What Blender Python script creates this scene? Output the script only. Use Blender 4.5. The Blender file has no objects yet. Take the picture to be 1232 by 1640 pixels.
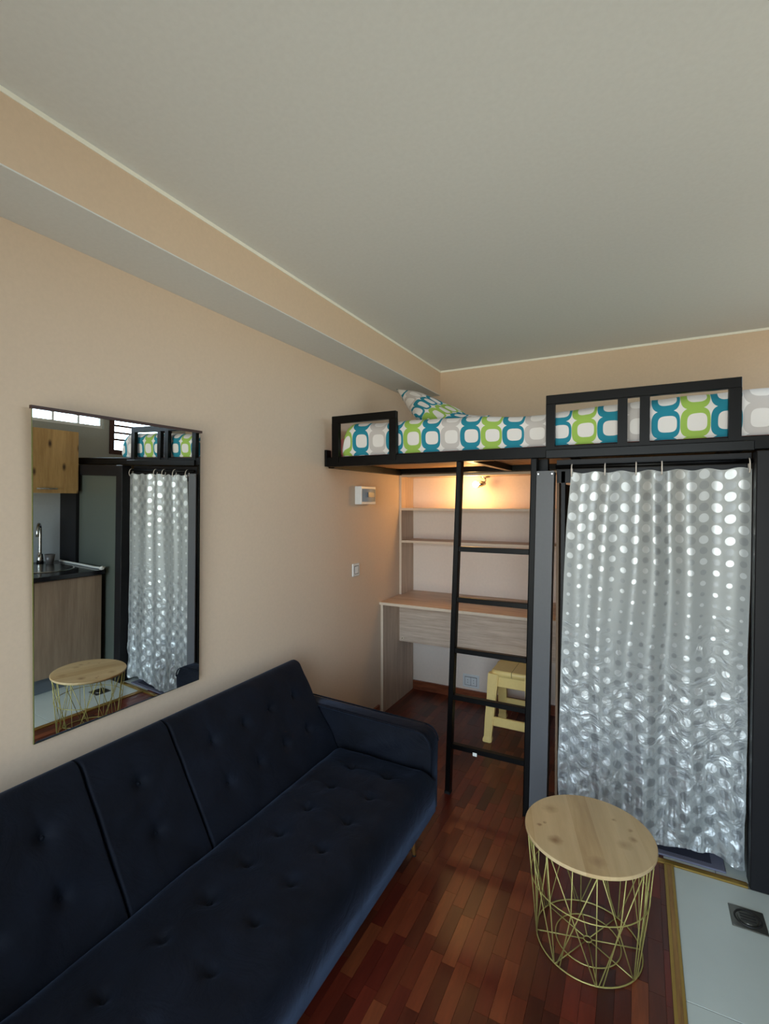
import bpy, bmesh, math, random
from mathutils import Vector, Matrix
random.seed(7)
PI = math.pi
SC = bpy.context.scene
COL = SC.collection

# ------------------------------------------------------------------ camera
F, YAW, PITCH, ROLL = 781.94, 0.48241, -0.02238, -0.00159
CAM = Vector((1.5317, -3.3604, 1.4211))
fw = Vector((-math.sin(YAW)*math.cos(PITCH), math.cos(YAW)*math.cos(PITCH), math.sin(PITCH)))
rt0 = Vector((math.cos(YAW), math.sin(YAW), 0)); up0 = rt0.cross(fw)
rt = math.cos(ROLL)*rt0 + math.sin(ROLL)*up0
up = -math.sin(ROLL)*rt0 + math.cos(ROLL)*up0
cd = bpy.data.cameras.new('camera'); cam = bpy.data.objects.new('camera', cd); COL.objects.link(cam)
cam.matrix_world = Matrix(((rt.x, up.x, -fw.x, CAM.x), (rt.y, up.y, -fw.y, CAM.y), (rt.z, up.z, -fw.z, CAM.z), (0, 0, 0, 1)))
cd.sensor_fit = 'VERTICAL'; cd.sensor_height = 36; cd.lens = F*36/1640; cd.clip_start = .02
SC.camera = cam

# ------------------------------------------------------------------ view
SC.view_settings.view_transform = 'Standard'; SC.view_settings.look = 'None'
SC.view_settings.gamma = 1; SC.view_settings.use_curve_mapping = False
SC.view_settings.exposure = 0.85
SC.cycles.max_bounces = 10; SC.cycles.diffuse_bounces = 7; SC.cycles.glossy_bounces = 6
SC.cycles.transparent_max_bounces = 12; SC.cycles.caustics_reflective = False; SC.cycles.caustics_refractive = False
SC.cycles.sample_clamp_indirect = 6

# ------------------------------------------------------------------ sky: overcast daylight above, dim ground below
wd = bpy.data.worlds.new('sky'); SC.world = wd; wd.use_nodes = True
wn = wd.node_tree; wn.nodes.clear()
wo = wn.nodes.new('ShaderNodeOutputWorld'); bg = wn.nodes.new('ShaderNodeBackground')
tc = wn.nodes.new('ShaderNodeTexCoord'); sx = wn.nodes.new('ShaderNodeSeparateXYZ'); cr = wn.nodes.new('ShaderNodeValToRGB')
mr = wn.nodes.new('ShaderNodeMapRange'); mr.inputs[1].default_value = -.25; mr.inputs[2].default_value = .75
wn.links.new(tc.outputs['Generated'], sx.inputs[0]); wn.links.new(sx.outputs[2], mr.inputs[0]); wn.links.new(mr.outputs[0], cr.inputs[0])
e = cr.color_ramp.elements
e[0].position = .18; e[0].color = (.72, .66, .56, 1)
e[1].position = .32; e[1].color = (.72, .86, 1.06, 1)
wn.links.new(cr.outputs[0], bg.inputs[0]); bg.inputs[1].default_value = 6.5
wn.links.new(bg.outputs[0], wo.inputs[0])

RX, RY, CH = 2.76, -4.35, 2.367          # right wall, rear wall, ceiling height
def portal(name, loc, sxx, syy, rot):    # portals only steer sampling of the sky through the openings
    l = bpy.data.lights.new(name, 'AREA'); l.shape = 'RECTANGLE'; l.size = sxx; l.size_y = syy; l.cycles.is_portal = True
    o = bpy.data.objects.new(name, l); COL.objects.link(o); o.location = loc; o.rotation_euler = rot; return o
DX0, DX1, DZ0, DZ1 = .35, 2.35, .02, 2.12
W1Y0, W1Y1, W1Z0, W1Z1 = -2.8, -.83, 1.93, 2.27
W2Y0, W2Y1, W2Z0, W2Z1 = -.74, -.2, 1.76, 2.27
portal('door_daylight', ((DX0+DX1)/2, RY-.12, (DZ0+DZ1)/2), DX1-DX0, DZ1-DZ0, (PI/2, 0, 0))
portal('window_daylight', (RX+.12, (W1Y0+W1Y1)/2, (W1Z0+W1Z1)/2), W1Z1-W1Z0, W1Y1-W1Y0, (0, PI/2, 0))
portal('louvre_daylight', (RX+.12, (W2Y0+W2Y1)/2, (W2Z0+W2Z1)/2), W2Z1-W2Z0, W2Y1-W2Y0, (0, PI/2, 0))

# ------------------------------------------------------------------ material helpers
def srgb(r, g, b):
    f = lambda c: (c/255/12.92) if c/255 <= .04045 else ((c/255+.055)/1.055)**2.4
    return (f(r), f(g), f(b), 1)
class NT:
    def __init__(s, name):
        s.m = bpy.data.materials.new(name); s.m.use_nodes = True; s.t = s.m.node_tree
        s.p = s.t.nodes['Principled BSDF']; s.out = s.t.nodes['Material Output']
    def n(s, k, **kw):
        x = s.t.nodes.new(k)
        for a, b in kw.items(): setattr(x, a, b)
        return x
    def l(s, a, b): s.t.links.new(a, b)
    def put(s, sock, v):
        if isinstance(v, (int, float)): sock.default_value = v
        elif isinstance(v, tuple): sock.default_value = v
        else: s.l(v, sock)
    def math(s, op, a, b=0.0, c=None):
        x = s.n('ShaderNodeMath', operation=op); s.put(x.inputs[0], a); s.put(x.inputs[1], b)
        if c is not None: s.put(x.inputs[2], c)
        return x.outputs[0]
    def mix(s, f, a, b, blend='MIX'):
        x = s.n('ShaderNodeMix', data_type='RGBA', blend_type=blend); s.put(x.inputs[0], f); s.put(x.inputs[6], a); s.put(x.inputs[7], b)
        return x.outputs[2]
    def ramp(s, f, stops):
        x = s.n('ShaderNodeValToRGB'); s.put(x.inputs[0], f); el = x.color_ramp.elements
        while len(el) < len(stops): el.new(.5)
        for q, (p, c) in zip(el, stops): q.position = p; q.color = c if isinstance(c, tuple) else (c, c, c, 1)
        return x.outputs[0]
    def obj(s, scale=(1, 1, 1), uv=False, gen=False):
        t = s.n('ShaderNodeTexCoord'); m = s.n('ShaderNodeMapping'); m.inputs['Scale'].default_value = scale
        s.l(t.outputs['UV' if uv else 'Object'], m.inputs[0]); return m.outputs[0]
    def noise(s, v, sc=5, det=4, rough=.55, dist=0):
        x = s.n('ShaderNodeTexNoise'); s.l(v, x.inputs[0]); x.inputs['Scale'].default_value = sc
        x.inputs['Detail'].default_value = det; x.inputs['Roughness'].default_value = rough; x.inputs['Distortion'].default_value = dist
        return x.outputs[0]
    def bump(s, h, st=.2, d=.002):
        x = s.n('ShaderNodeBump'); x.inputs[0].default_value = st; x.inputs[1].default_value = d
        s.l(h, x.inputs['Height']); s.l(x.outputs[0], s.p.inputs['Normal']); return x
    def set(s, **kw):
        for k, v in kw.items(): s.put(s.p.inputs[k.replace('_', ' ')], v)
        return s
def plain(name, col, rough=.5, metal=0, bumpy=0, spec=.5, bsc=60):
    t = NT(name); t.set(Roughness=rough, Metallic=metal)
    t.p.inputs['Specular IOR Level'].default_value = spec
    v = t.obj(); nz = t.noise(v, bsc, 3)
    t.put(t.p.inputs['Base Color'], t.mix(t.ramp(nz, [(.3, 0.0), (.7, 1.0)]), tuple(c*.975 for c in col[:3])+(1,), tuple(min(1, c*1.02) for c in col[:3])+(1,)))
    if bumpy: t.bump(nz, bumpy, .001)
    return t.m
def wood(name, dark, light, scale, rough=.45, knots=None, coat=0, seed=0):
    t = NT(name); v = t.obj(scale)
    a = t.noise(v, 1, 6, .62, .4); b = t.noise(v, 4.5, 3, .7)
    f = t.math('ADD', t.math('MULTIPLY', a, .7), t.math('MULTIPLY', b, .3))
    c = t.mix(t.ramp(f, [(.36, 0.0), (.66, 1.0)]), dark, light)
    if knots:
        kv = t.obj(knots[1]); sk_ = t.n('ShaderNodeSeparateXYZ'); t.l(kv, sk_.inputs[0]); ck_ = t.n('ShaderNodeCombineXYZ'); t.l(sk_.outputs[1], ck_.inputs[0]); t.l(sk_.outputs[2], ck_.inputs[1]); vo = t.n('ShaderNodeTexVoronoi', voronoi_dimensions='2D'); t.l(ck_.outputs[0], vo.inputs[0]); vo.inputs['Scale'].default_value = knots[2]
        c = t.mix(t.ramp(vo.outputs[0], [(0.03, 1.0), (knots[3], 0.0)]), c, knots[0])
    t.put(t.p.inputs['Base Color'], c); t.set(Roughness=rough); t.p.inputs['Coat Weight'].default_value = coat
    t.bump(f, .12, .001); return t.m

M = {}
M['paint'] = plain('beige wall paint', srgb(210, 188, 165), .85, 0, .08, .25, 90)
M['white_paint'] = plain('white ceiling paint', srgb(214, 216, 216), .9, 0, .06, .2, 70)
M['right_paint'] = plain('off white paint', srgb(168, 171, 166), .8, 0, .06, .2, 70)  # greyed down: the wall's backlit shade is put into this colour
M['trim_white'] = plain('white trim paint', srgb(236, 236, 226), .7)
M['steel'] = plain('black lacquered steel', srgb(9, 8, 8), .4, 0, .05, .16, 40)
M['grey_panel'] = plain('grey composite panel', srgb(92, 92, 94), .42, 0, .05, .3)
M['dark_frame'] = plain('dark aluminium frame', srgb(25, 24, 26), .42, 0, 0, .2)
M['rubber'] = plain('black rubber', srgb(12, 12, 12), .8)
M['chrome'] = plain('brushed steel', srgb(190, 188, 182), .22, 1)
M['drain_metal'] = plain('worn steel', srgb(120, 117, 108), .35, .9, .2)
M['dark_hole'] = plain('drain shadow dark', srgb(30, 27, 24), .6)
M['gold'] = plain('gold anodised', srgb(176, 142, 72), .35, .75)
M['gold_wire'] = plain('pale gold painted wire', srgb(172, 160, 92), .4, .35)
M['oak_trim'] = wood('oak strip wood', srgb(120, 84, 40), srgb(168, 124, 62), (60, 4, 60))
M['white_plastic'] = plain('white plastic', srgb(222, 222, 220), .35)
M['hook_plastic'] = plain('ivory plastic', srgb(226, 214, 202), .4)
M['yellow'] = plain('pale yellow plastic', srgb(242, 212, 136), .42, 0, .05)
M['brown_panel'] = plain('brown painted board', srgb(112, 86, 62), .6)
M['base_wood'] = wood('mahogany baseboard', srgb(98, 46, 26), srgb(150, 84, 54), (8, 40, 60), .35, coat=.3)
M['desk'] = wood('sonoma oak laminate', srgb(182, 156, 134), srgb(220, 198, 176), (3.2, 34, 60), .5)
M['desk_v'] = wood('sonoma oak laminate upright', srgb(172, 148, 128), srgb(206, 184, 162), (30, 30, 2.2), .5)
M['desk_edge'] = plain('pale laminate edging', srgb(218, 198, 174), .5)
M['cab'] = wood('grey oak laminate', srgb(138, 116, 96), srgb(176, 152, 128), (10, 12, 1.0), .5)
M['pine'] = wood('knotty oak laminate', srgb(156, 120, 72), srgb(196, 158, 104), (14, 16, 1.6), .5, knots=(srgb(60, 38, 20), (1, 1.7, .75), 4.2, .12))
M['ply'] = wood('plywood boards', srgb(150, 112, 72), srgb(190, 150, 102), (3, 30, 30), .7)
M['counter'] = plain('black stone worktop', srgb(22, 21, 24), .18, 0, 0, .6)
M['backsplash'] = plain('glazed white splashback', srgb(190, 196, 198), .2)
M['tile'] = plain('pale grey glazed floor tile', srgb(200, 206, 198), .28, 0, .02, .5, 6)
M['grout'] = plain('grey grout', srgb(120, 118, 110), .9)
M['sub'] = plain('dark joint', srgb(34, 16, 10), .7)
M['mat_light'] = plain('grey violet mat border', srgb(112, 112, 128), .95, 0, .6, .2, 400)
M['mat_dark'] = plain('dark grey mat centre', srgb(68, 68, 82), .95, 0, .6, .2, 400)
M['pink'] = plain('pink mattress ticking', srgb(214, 130, 132), .9)
M['leg_gold'] = plain('brass sofa leg', srgb(204, 150, 84), .3, .7)
M['cloth'] = plain('white cloth', srgb(210, 208, 200), .9, 0, .5)
M['soap'] = plain('smoky grey plastic', srgb(90, 86, 84), .3)
t = NT('mirror silver'); t.set(Metallic=1.0, Roughness=0.0); t.put(t.p.inputs['Base Color'], (.86, .88, .86, 1)); M['mirror'] = t.m
t = NT('green glass edge'); t.set(Roughness=.1); t.put(t.p.inputs['Base Color'], srgb(96, 100, 52)); M['glass_edge'] = t.m
t = NT('clear window glass'); t.set(Roughness=.0, IOR=1.45); t.p.inputs['Transmission Weight'].default_value = 1
g = t.n('ShaderNodeBsdfTransparent'); g.inputs[0].default_value = (.93, .96, .95, 1); gl = t.n('ShaderNodeBsdfGlossy'); gl.inputs['Roughness'].default_value = .02
fr = t.n('ShaderNodeFresnel'); fr.inputs[0].default_value = 1.4; mx = t.n('ShaderNodeMixShader')
t.l(fr.outputs[0], mx.inputs[0]); t.l(g.outputs[0], mx.inputs[1]); t.l(gl.outputs[0], mx.inputs[2]); t.l(mx.outputs[0], t.out.inputs[0]); M['glass'] = t.m
t = NT('tinted cover plastic'); t.set(Roughness=.12); t.put(t.p.inputs['Base Color'], srgb(130, 146, 162)); t.set(Roughness=.5); M['tint'] = t.m
t = NT('satin obscured panel'); t.set(Roughness=.30, Metallic=.25); t.put(t.p.inputs['Base Color'], srgb(92, 98, 90))
t.bump(t.noise(t.obj(), 220, 2), .1, .001); M['satin'] = t.m
t = NT('lit bulb'); t.put(t.p.inputs['Base Color'], (1, .9, .7, 1)); t.put(t.p.inputs['Emission Color'], (1, .72, .34, 1)); t.p.inputs['Emission Strength'].default_value = 16; M['bulb'] = t.m
# velvet
t = NT('navy velvet'); v = t.obj()
nz = t.noise(v, 5.5, 4, .6, .6)
t.put(t.p.inputs['Base Color'], t.mix(t.ramp(nz, [(.35, 0.0), (.68, 1.0)]), (.0022, .0030, .0062, 1), (.0050, .0070, .0135, 1)))
t.set(Roughness=.75); t.p.inputs['Specular IOR Level'].default_value = .15
t.p.inputs['Sheen Weight'].default_value = .25; t.p.inputs['Sheen Roughness'].default_value = .38; t.put(t.p.inputs['Sheen Tint'], (.15, .21, .34, 1))
t.bump(t.noise(v, 9, 5, .62, 1.0), .5, .012); M['velvet'] = t.m
# parquet in shades
PQ = []
for i, (r, g_, b) in enumerate([(120, 58, 36), (138, 72, 44), (96, 42, 28), (112, 46, 32), (78, 34, 24), (150, 86, 52), (104, 54, 34), (128, 56, 38)]):
    r, g_, b = r*.90, g_*.80, b*.76; dk = srgb(r*.80, g_*.76, b*.76); PQ.append(wood('mahogany parquet %s' % 'abcdefgh'[i], dk, srgb(r, g_, b), (34, 4, 20), .34))
# geometric bedding print: columns of linked rounded rings in teal, green and grey
def bedding(name, soft=0.0):
    t = NT(name); v = t.obj(uv=True); s = t.n('ShaderNodeSeparateXYZ'); t.l(v, s.inputs[0])
    P = .1007
    u = t.math('DIVIDE', s.outputs[0], P); w = t.math('DIVIDE', s.outputs[1], P)
    iu = t.math('FLOOR', u); fu = t.math('SUBTRACT', t.math('FRACT', u), .5); fv = t.math('SUBTRACT', t.math('FRACT', w), .5)
    def se(a, b, ka, kb):
        a = t.math('POWER', t.math('ABSOLUTE', t.math('MULTIPLY', a, ka)), 3.2); b = t.math('POWER', t.math('ABSOLUTE', t.math('MULTIPLY', b, kb)), 3.2)
        return t.math('ADD', a, b)
    outer = t.math('LESS_THAN', se(fu, fv, 2.02, 1.9), 1.0)
    inner = t.math('LESS_THAN', se(t.math('SUBTRACT', fu, .06), t.math('SUBTRACT', fv, .02), 3.05, 3.25), 1.0)
    ring = t.math('SUBTRACT', outer, inner)
    md = t.math('FLOORED_MODULO', iu, 4.0)
    green, teal, grey, white = srgb(154, 186, 88), srgb(44, 132, 154), srgb(194, 188, 186), srgb(226, 222, 220)
    c = t.mix(t.math('LESS_THAN', md, .5), teal, green)
    c = t.mix(t.math('COMPARE', md, 2.0, .4), c, grey)
    col = t.mix(ring, white, c)
    t.put(t.p.inputs['Base Color'], col); t.set(Roughness=.9); t.p.inputs['Specular IOR Level'].default_value = .15
    t.bump(t.noise(t.obj(), 14, 4), .3, .01); return t.m
M['bedding'] = bedding('ring print cotton')
# dotted vinyl curtain, uv in metres from the top left corner
t = NT('dotted satin vinyl'); v = t.obj(uv=True); s = t.n('ShaderNodeSeparateXYZ'); t.l(v, s.inputs[0]); PD = .0425
u = t.math('DIVIDE', s.outputs[0], PD); w = t.math('DIVIDE', s.outputs[1], PD)
iu, iv = t.math('FLOOR', u), t.math('FLOOR', w)
fu, fv = t.math('SUBTRACT', t.math('FRACT', u), .5), t.math('SUBTRACT', t.math('FRACT', w), .5)
d = t.math('MULTIPLY', t.math('SQRT', t.math('ADD', t.math('MULTIPLY', fu, fu), t.math('MULTIPLY', fv, fv))), PD)
rad = t.math('MULTIPLY', t.ramp(s.outputs[1], [(0.0, .92), (.25, .84), (.42, .52), (.59, .26), (.76, .56), (.92, .80), (1.0, .90)]), .0205)
rad2 = t.math('MULTIPLY', rad, .94)
par = t.math('FLOORED_MODULO', t.math('ADD', iu, iv), 2.0)
m1 = t.math('MULTIPLY', t.math('LESS_THAN', d, rad), t.math('LESS_THAN', par, .5))
m2 = t.math('MULTIPLY', t.math('LESS_THAN', d, rad2), t.math('GREATER_THAN', par, .5))
base, spot, faint = srgb(172, 174, 171), srgb(218, 220, 219), srgb(158, 160, 160)
c = t.mix(m1, t.mix(m2, base, faint), spot)
t.put(t.p.inputs['Base Color'], c)
t.put(t.p.inputs['Metallic'], t.math('ADD', t.math('ADD', t.math('MULTIPLY', m1, .6), t.math('MULTIPLY', m2, .35)), .12)); t.set(Roughness=.44)
bp = t.noise(t.obj(uv=True), 13, 4, .5, 1.6); fade = t.ramp(s.outputs[1], [(.4, .0), (.95, 1.0)])
t.bump(t.math('MULTIPLY', bp, fade), .75, .012)
tr = t.n('ShaderNodeBsdfTranslucent'); tr.inputs[0].default_value = (.6, .62, .6, 1); mxx = t.n('ShaderNodeMixShader'); mxx.inputs[0].default_value = .14
t.l(t.p.outputs[0], mxx.inputs[1]); t.l(tr.outputs[0], mxx.inputs[2]); t.l(mxx.outputs[0], t.out.inputs[0]); M['vinyl'] = t.m
# round table top: oak strips with knots
t = NT('oak veneer table top')
tc_ = t.n('ShaderNodeTexCoord'); mp_ = t.n('ShaderNodeMapping'); mp_.inputs['Rotation'].default_value = (0, 0, math.radians(-15.6)); t.l(tc_.outputs['Object'], mp_.inputs[0])
m2_ = t.n('ShaderNodeMapping'); m2_.inputs['Scale'].default_value = (20, 2.2, 8); t.l(mp_.outputs[0], m2_.inputs[0]); a = t.noise(m2_.outputs[0], 1, 6, .6, .3)
s2 = t.n('ShaderNodeSeparateXYZ'); t.l(mp_.outputs[0], s2.inputs[0]); st = t.math('FLOOR', t.math('MULTIPLY', t.math('ADD', s2.outputs[0], .3), 15.5))
wn_ = t.n('ShaderNodeTexWhiteNoise', noise_dimensions='1D'); t.l(st, wn_.inputs['W'])
c = t.mix(t.ramp(a, [(.3, 0.0), (.7, 1.0)]), srgb(172, 140, 96), srgb(204, 174, 128))
c = t.mix(t.math('MULTIPLY', wn_.outputs[0], .4), c, srgb(222, 198, 156))
s3 = t.n('ShaderNodeSeparateXYZ'); t.l(tc_.outputs['Object'], s3.inputs[0]); wob = t.noise(t.obj(), 60, 3)
for kx, ky, kr, kd in ((-.088, -.093, .026, .75), (-.144, -.039, .010, .7), (-.133, -.022, .008, .6), (.069, .096, .009, .7), (.128, .021, .016, .55), (.105, -.02, .026, .4), (-.128, .062, .030, .4), (.036, -.133, .03, .4), (.12, .062, .01, .5)):
    dx = t.math('SUBTRACT', s3.outputs[0], kx); dy = t.math('SUBTRACT', s3.outputs[1], ky)
    dd = t.math('ADD', t.math('SQRT', t.math('ADD', t.math('MULTIPLY', dx, dx), t.math('MULTIPLY', dy, dy))), t.math('MULTIPLY', t.math('SUBTRACT', wob, .5), .018))
    c = t.mix(t.math('MULTIPLY', t.ramp(t.math('DIVIDE', dd, kr), [(.15, 1.0), (1.0, 0.0)]), kd), c, srgb(122, 80, 42))
t.put(t.p.inputs['Base Color'], c); t.set(Roughness=.45); M['table_top'] = t.m

# ------------------------------------------------------------------ object helpers
def fin(o, label=None, cat=None, group=None, kind=None):
    if label: o['label'] = label
    if cat: o['category'] = cat
    if group: o['group'] = group
    if kind: o['kind'] = kind
    return o
def empty(name, loc, label, cat, group=None, rz=0):
    o = bpy.data.objects.new(name, None); COL.objects.link(o); o.location = loc; o.rotation_euler = (0, 0, rz); o.empty_display_size = .05
    bpy.context.view_layer.update()
    return fin(o, label, cat, group)
def link(name, bm, mat, parent=None, smooth=False, sep=None):
    me = bpy.data.meshes.new(name); bmesh.ops.recalc_face_normals(bm, faces=bm.faces); bm.to_mesh(me); bm.free()
    for m_ in (mat if isinstance(mat, list) else [mat]): me.materials.append(m_)
    if smooth: me.polygons.foreach_set('use_smooth', [True]*len(me.polygons))
    o = bpy.data.objects.new(name, me); COL.objects.link(o)
    if parent:
        o.parent = parent; o.matrix_parent_inverse = parent.matrix_world.inverted() if False else Matrix.Identity(4)
    return o
# all shapes are given in world coordinates; shift(bm, parent) moves them into the parent's frame
def W(name, bm, mat, parent=None, smooth=False, kind=None, label=None, org=None):
    base = Vector((0, 0, 0))
    p = parent
    while p is not None: base += p.location; p = p.parent
    if org is None:
        lo = Vector((min(v.co[i] for v in bm.verts) for i in range(3))); hi = Vector((max(v.co[i] for v in bm.verts) for i in range(3)))
        org = Vector(((lo.x+hi.x)/2, (lo.y+hi.y)/2, lo.z))
    org = Vector(org)
    bmesh.ops.translate(bm, verts=bm.verts, vec=-org)
    o = link(name, bm, mat, parent, smooth); o.location = org-base
    if kind: o['kind'] = kind
    if label: o['label'] = label
    return o
def bx(bm, x0, x1, y0, y1, z0, z1, bev=0, seg=2, mi=0):
    r = bmesh.ops.create_cube(bm, size=1)['verts']
    for v in r: v.co = Vector((x0+(v.co.x+.5)*(x1-x0), y0+(v.co.y+.5)*(y1-y0), z0+(v.co.z+.5)*(z1-z0)))
    fs = set(f for v in r for f in v.link_faces)
    for f in fs: f.material_index = mi
    if bev:
        es = set(e for v in r for e in v.link_edges)
        bmesh.ops.bevel(bm, geom=list(es), offset=bev, segments=seg, affect='EDGES', profile=.5)
    return bm
def box(*a, **k): return bx(bmesh.new(), *a, **k)
def bar(bm, p, q, w, h=None, bev=0, upv=(0, 0, 1)):
    """square tube from p to q"""
    h = h or w; p = Vector(p); q = Vector(q); d = (q-p); L = d.length; d.normalize(); u = Vector(upv)
    if abs(d.dot(u)) > .98: u = Vector((0, 1, 0))
    s = d.cross(u).normalized(); u = s.cross(d)
    r = bmesh.ops.create_cube(bm, size=1)['verts']
    for v in r: c = v.co.copy(); v.co = p+d*(c.y+.5)*L+s*c.x*w+u*c.z*h
    if bev: bmesh.ops.bevel(bm, geom=list(set(e for v in r for e in v.link_edges)), offset=bev, segments=1, affect='EDGES')
    return bm
def tube(bm, pts, r, n=8, closed=False, r1=None):
    pts = [Vector(p) for p in pts]; N = len(pts); rings = []
    prev = None
    for i, p in enumerate(pts):
        if closed: d = pts[(i+1) % N]-pts[i-1]
        else: d = pts[min(i+1, N-1)]-pts[max(i-1, 0)]
        d.normalize()
        if prev is None:
            a = Vector((0, 0, 1)) if abs(d.z) < .9 else Vector((1, 0, 0)); s = d.cross(a).normalized()
        else: s = (prev-d*prev.dot(d)).normalized()
        prev = s; u = d.cross(s); rr = r if r1 is None else r+(r1-r)*i/(N-1)
        rings.append([bm.verts.new(p+(s*math.cos(2*PI*k/n)+u*math.sin(2*PI*k/n))*rr) for k in range(n)])
    for i in range(N if closed else N-1):
        a, b = rings[i], rings[(i+1) % N]
        off = 0
        if closed and i == N-1:
            off = min(range(n), key=lambda q: (a[0].co-b[q].co).length)
        for k in range(n): bm.faces.new((a[k], a[(k+1) % n], b[(k+1+off) % n], b[(k+off) % n]))
    if not closed: bm.faces.new(rings[0][::-1]); bm.faces.new(rings[-1])
    return bm
def lathe(bm, prof, cx, cy, n=32, ax=None):
    rings = []
    for r, z in prof: rings.append([bm.verts.new((cx+r*math.cos(2*PI*k/n), cy+r*math.sin(2*PI*k/n), z)) for k in range(n)])
    for a, b in zip(rings, rings[1:]):
        for k in range(n): bm.faces.new((a[k], a[(k+1) % n], b[(k+1) % n], b[k]))
    bm.faces.new(rings[0][::-1]); bm.faces.new(rings[-1]); return bm
def circ(cx, cy, z, r, n=32, ph=0): return [(cx+r*math.cos(2*PI*k/n+ph), cy+r*math.sin(2*PI*k/n+ph), z) for k in range(n)]
def prism(bm, pts, vec):
    a = [bm.verts.new(p) for p in pts]; b = [bm.verts.new(Vector(p)+Vector(vec)) for p in pts]; n = len(a)
    bm.faces.new(a); bm.faces.new(b[::-1])
    for i in range(n): bm.faces.new((a[i], b[i], b[(i+1) % n], a[(i+1) % n]))
    return bm
from mathutils import noise as mn
def pad(O, U, V, N, lu, lv, th, r=.04, buttons=(), seams=(), nu=60, nv=30, wr=.003, dent=.022, sig=.022, crown=0.0, ru=None, uv=None, bot=0.0, wsc=6.0, fold=None):
    """a stuffed slab: lu x lv, thickness th along N, with rounded edges, tufts, seams and soft wrinkles"""
    O, U, V, N = Vector(O), Vector(U), Vector(V), Vector(N); bm = bmesh.new(); top = []
    uvl = bm.loops.layers.uv.new('uv'); UVD = {}
    def coord(k, n, L):   # denser near the edges
        t_ = k/n; return L*(t_-math.sin(2*PI*t_)*.08)
    for i in range(nu+1):
        row = []
        for j in range(nv+1):
            a, b = coord(i, nu, lu), coord(j, nv, lv); d = min(a, lu-a, b, lv-b)
            da, db = min(a, lu-a), min(b, lv-b)
            r2 = ru or r; ha = 1 if da >= r2 else math.sqrt(max(0, 1-(1-da/r2)**2)); hb = 1 if db >= r else math.sqrt(max(0, 1-(1-db/r)**2))
            h = th-r+r*ha*hb
            h += crown*math.sin(PI*a/lu)*math.sin(PI*b/lv)
            P0 = O+U*a+V*b
            env = min(1, db/r, da/r2)
            h += env*wr*(mn.noise(P0*wsc)+.5*mn.noise(P0*wsc*2.3))
            for (ba, bb) in buttons:
                q = (a-ba)**2+(b-bb)**2
                h -= dent*math.exp(-q/(2*sig*sig))+dent*.35*math.exp(-q/(2*(sig*2.3)**2))
            for (k, val, dep, w_) in seams:
                x = a if k == 'u' else b
                h -= dep*math.exp(-(x-val)**2/(2*w_*w_))
            if fold: h += fold(a, b)
            vv = bm.verts.new(P0+N*h); UVD[vv] = (a, b); row.append(vv)
        top.append(row)
    low = {}
    def lowv(i, j):
        if (i, j) not in low:
            a, b = coord(i, nu, lu), coord(j, nv, lv); x = bm.verts.new(O+U*a+V*b+N*bot); low[(i, j)] = x; UVD[x] = (a-(.0 if 0 < i < nu else (th if i == 0 else -th)), b-(0 if 0 < j < nv else (th if j == 0 else -th)))
        return low[(i, j)]
    for i in range(nu):
        for j in range(nv): bm.faces.new((top[i][j], top[i+1][j], top[i+1][j+1], top[i][j+1]))
    per = [(i, 0) for i in range(nu)]+[(nu, j) for j in range(nv)]+[(i, nv) for i in range(nu, 0, -1)]+[(0, j) for j in range(nv, 0, -1)]
    for k in range(len(per)):
        p, q = per[k], per[(k+1) % len(per)]
        bm.faces.new((top[p[0]][p[1]], lowv(*p), lowv(*q), top[q[0]][q[1]]))
    bm.faces.new([lowv(*p) for p in per])
    for f in bm.faces:
        for lp in f.loops:
            a, b = UVD[lp.vert]; lp[uvl].uv = uv(a, b) if uv else (a, b)
    return bm

# ================================================================== SETTING
T = .12
def wallbits(name, parts, mat, **k):
    bm = bmesh.new()
    for p in parts: bx(bm, *p)
    o = W(name, bm, mat, kind='structure'); return o
wallbits('wall_left', [(-T, 0, RY-T, T, -.05, CH+.1)], M['paint'])
wb_ = wallbits('wall_back', [(0, RX, 0, T, -.05, CH+.1)], M['paint'])
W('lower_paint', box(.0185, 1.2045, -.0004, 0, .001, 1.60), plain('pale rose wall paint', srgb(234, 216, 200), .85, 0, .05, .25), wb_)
wr_ = []
wr_ += [(RX, RX+T, RY-T, W1Y0, -.05, CH+.1), (RX, RX+T, W1Y0, W1Y1, -.05, W1Z0), (RX, RX+T, W1Y0, W1Y1, W1Z1, CH+.1), (RX, RX+T, W1Y1, W2Y0, -.05, CH+.1),
        (RX, RX+T, W2Y0, W2Y1, -.05, W2Z0), (RX, RX+T, W2Y0, W2Y1, W2Z1, CH+.1), (RX, RX+T, W2Y1, T, -.05, CH+.1)]
wallbits('wall_right', wr_, M['right_paint'])
wallbits('wall_rear', [(0, DX0, RY-T, RY, -.05, CH+.1), (DX1, RX, RY-T, RY, -.05, CH+.1), (DX0, DX1, RY-T, RY, DZ1, CH+.1), (DX0, DX1, RY-T, RY, -.05, DZ0)], M['paint'])
wallbits('ceiling', [(0, RX, RY, 0, CH, CH+.1)], M['white_paint'])
# concrete beam along the left wall: beige side, white underside
bm = bmesh.new(); bx(bm, .0005, .234, RY+.001, -.001, 2.192, CH-.001, mi=0)
bb = W('ceiling_beam', bm, [M['paint']], kind='structure')
W('beam_underside', box(.0005, .2342, RY+.001, -.001, 2.188, 2.192), M['white_paint'], bb)
wallbits('trim_1', [(.234, .237, RY+.01, -.004, CH-.013, CH-.0005)], M['trim_white'])
wallbits('trim_2', [(.238, RX-.01, -.004, -.0005, CH-.013, CH-.0005)], M['trim_white'])
# baseboards
wallbits('baseboard_back', [(.02, 1.19, -.014, -.0005, .001, .068)], M['base_wood'])
wallbits('baseboard_left', [(.0005, .013, RY+.01, -.53, .001, .068)], M['base_wood'])

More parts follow.
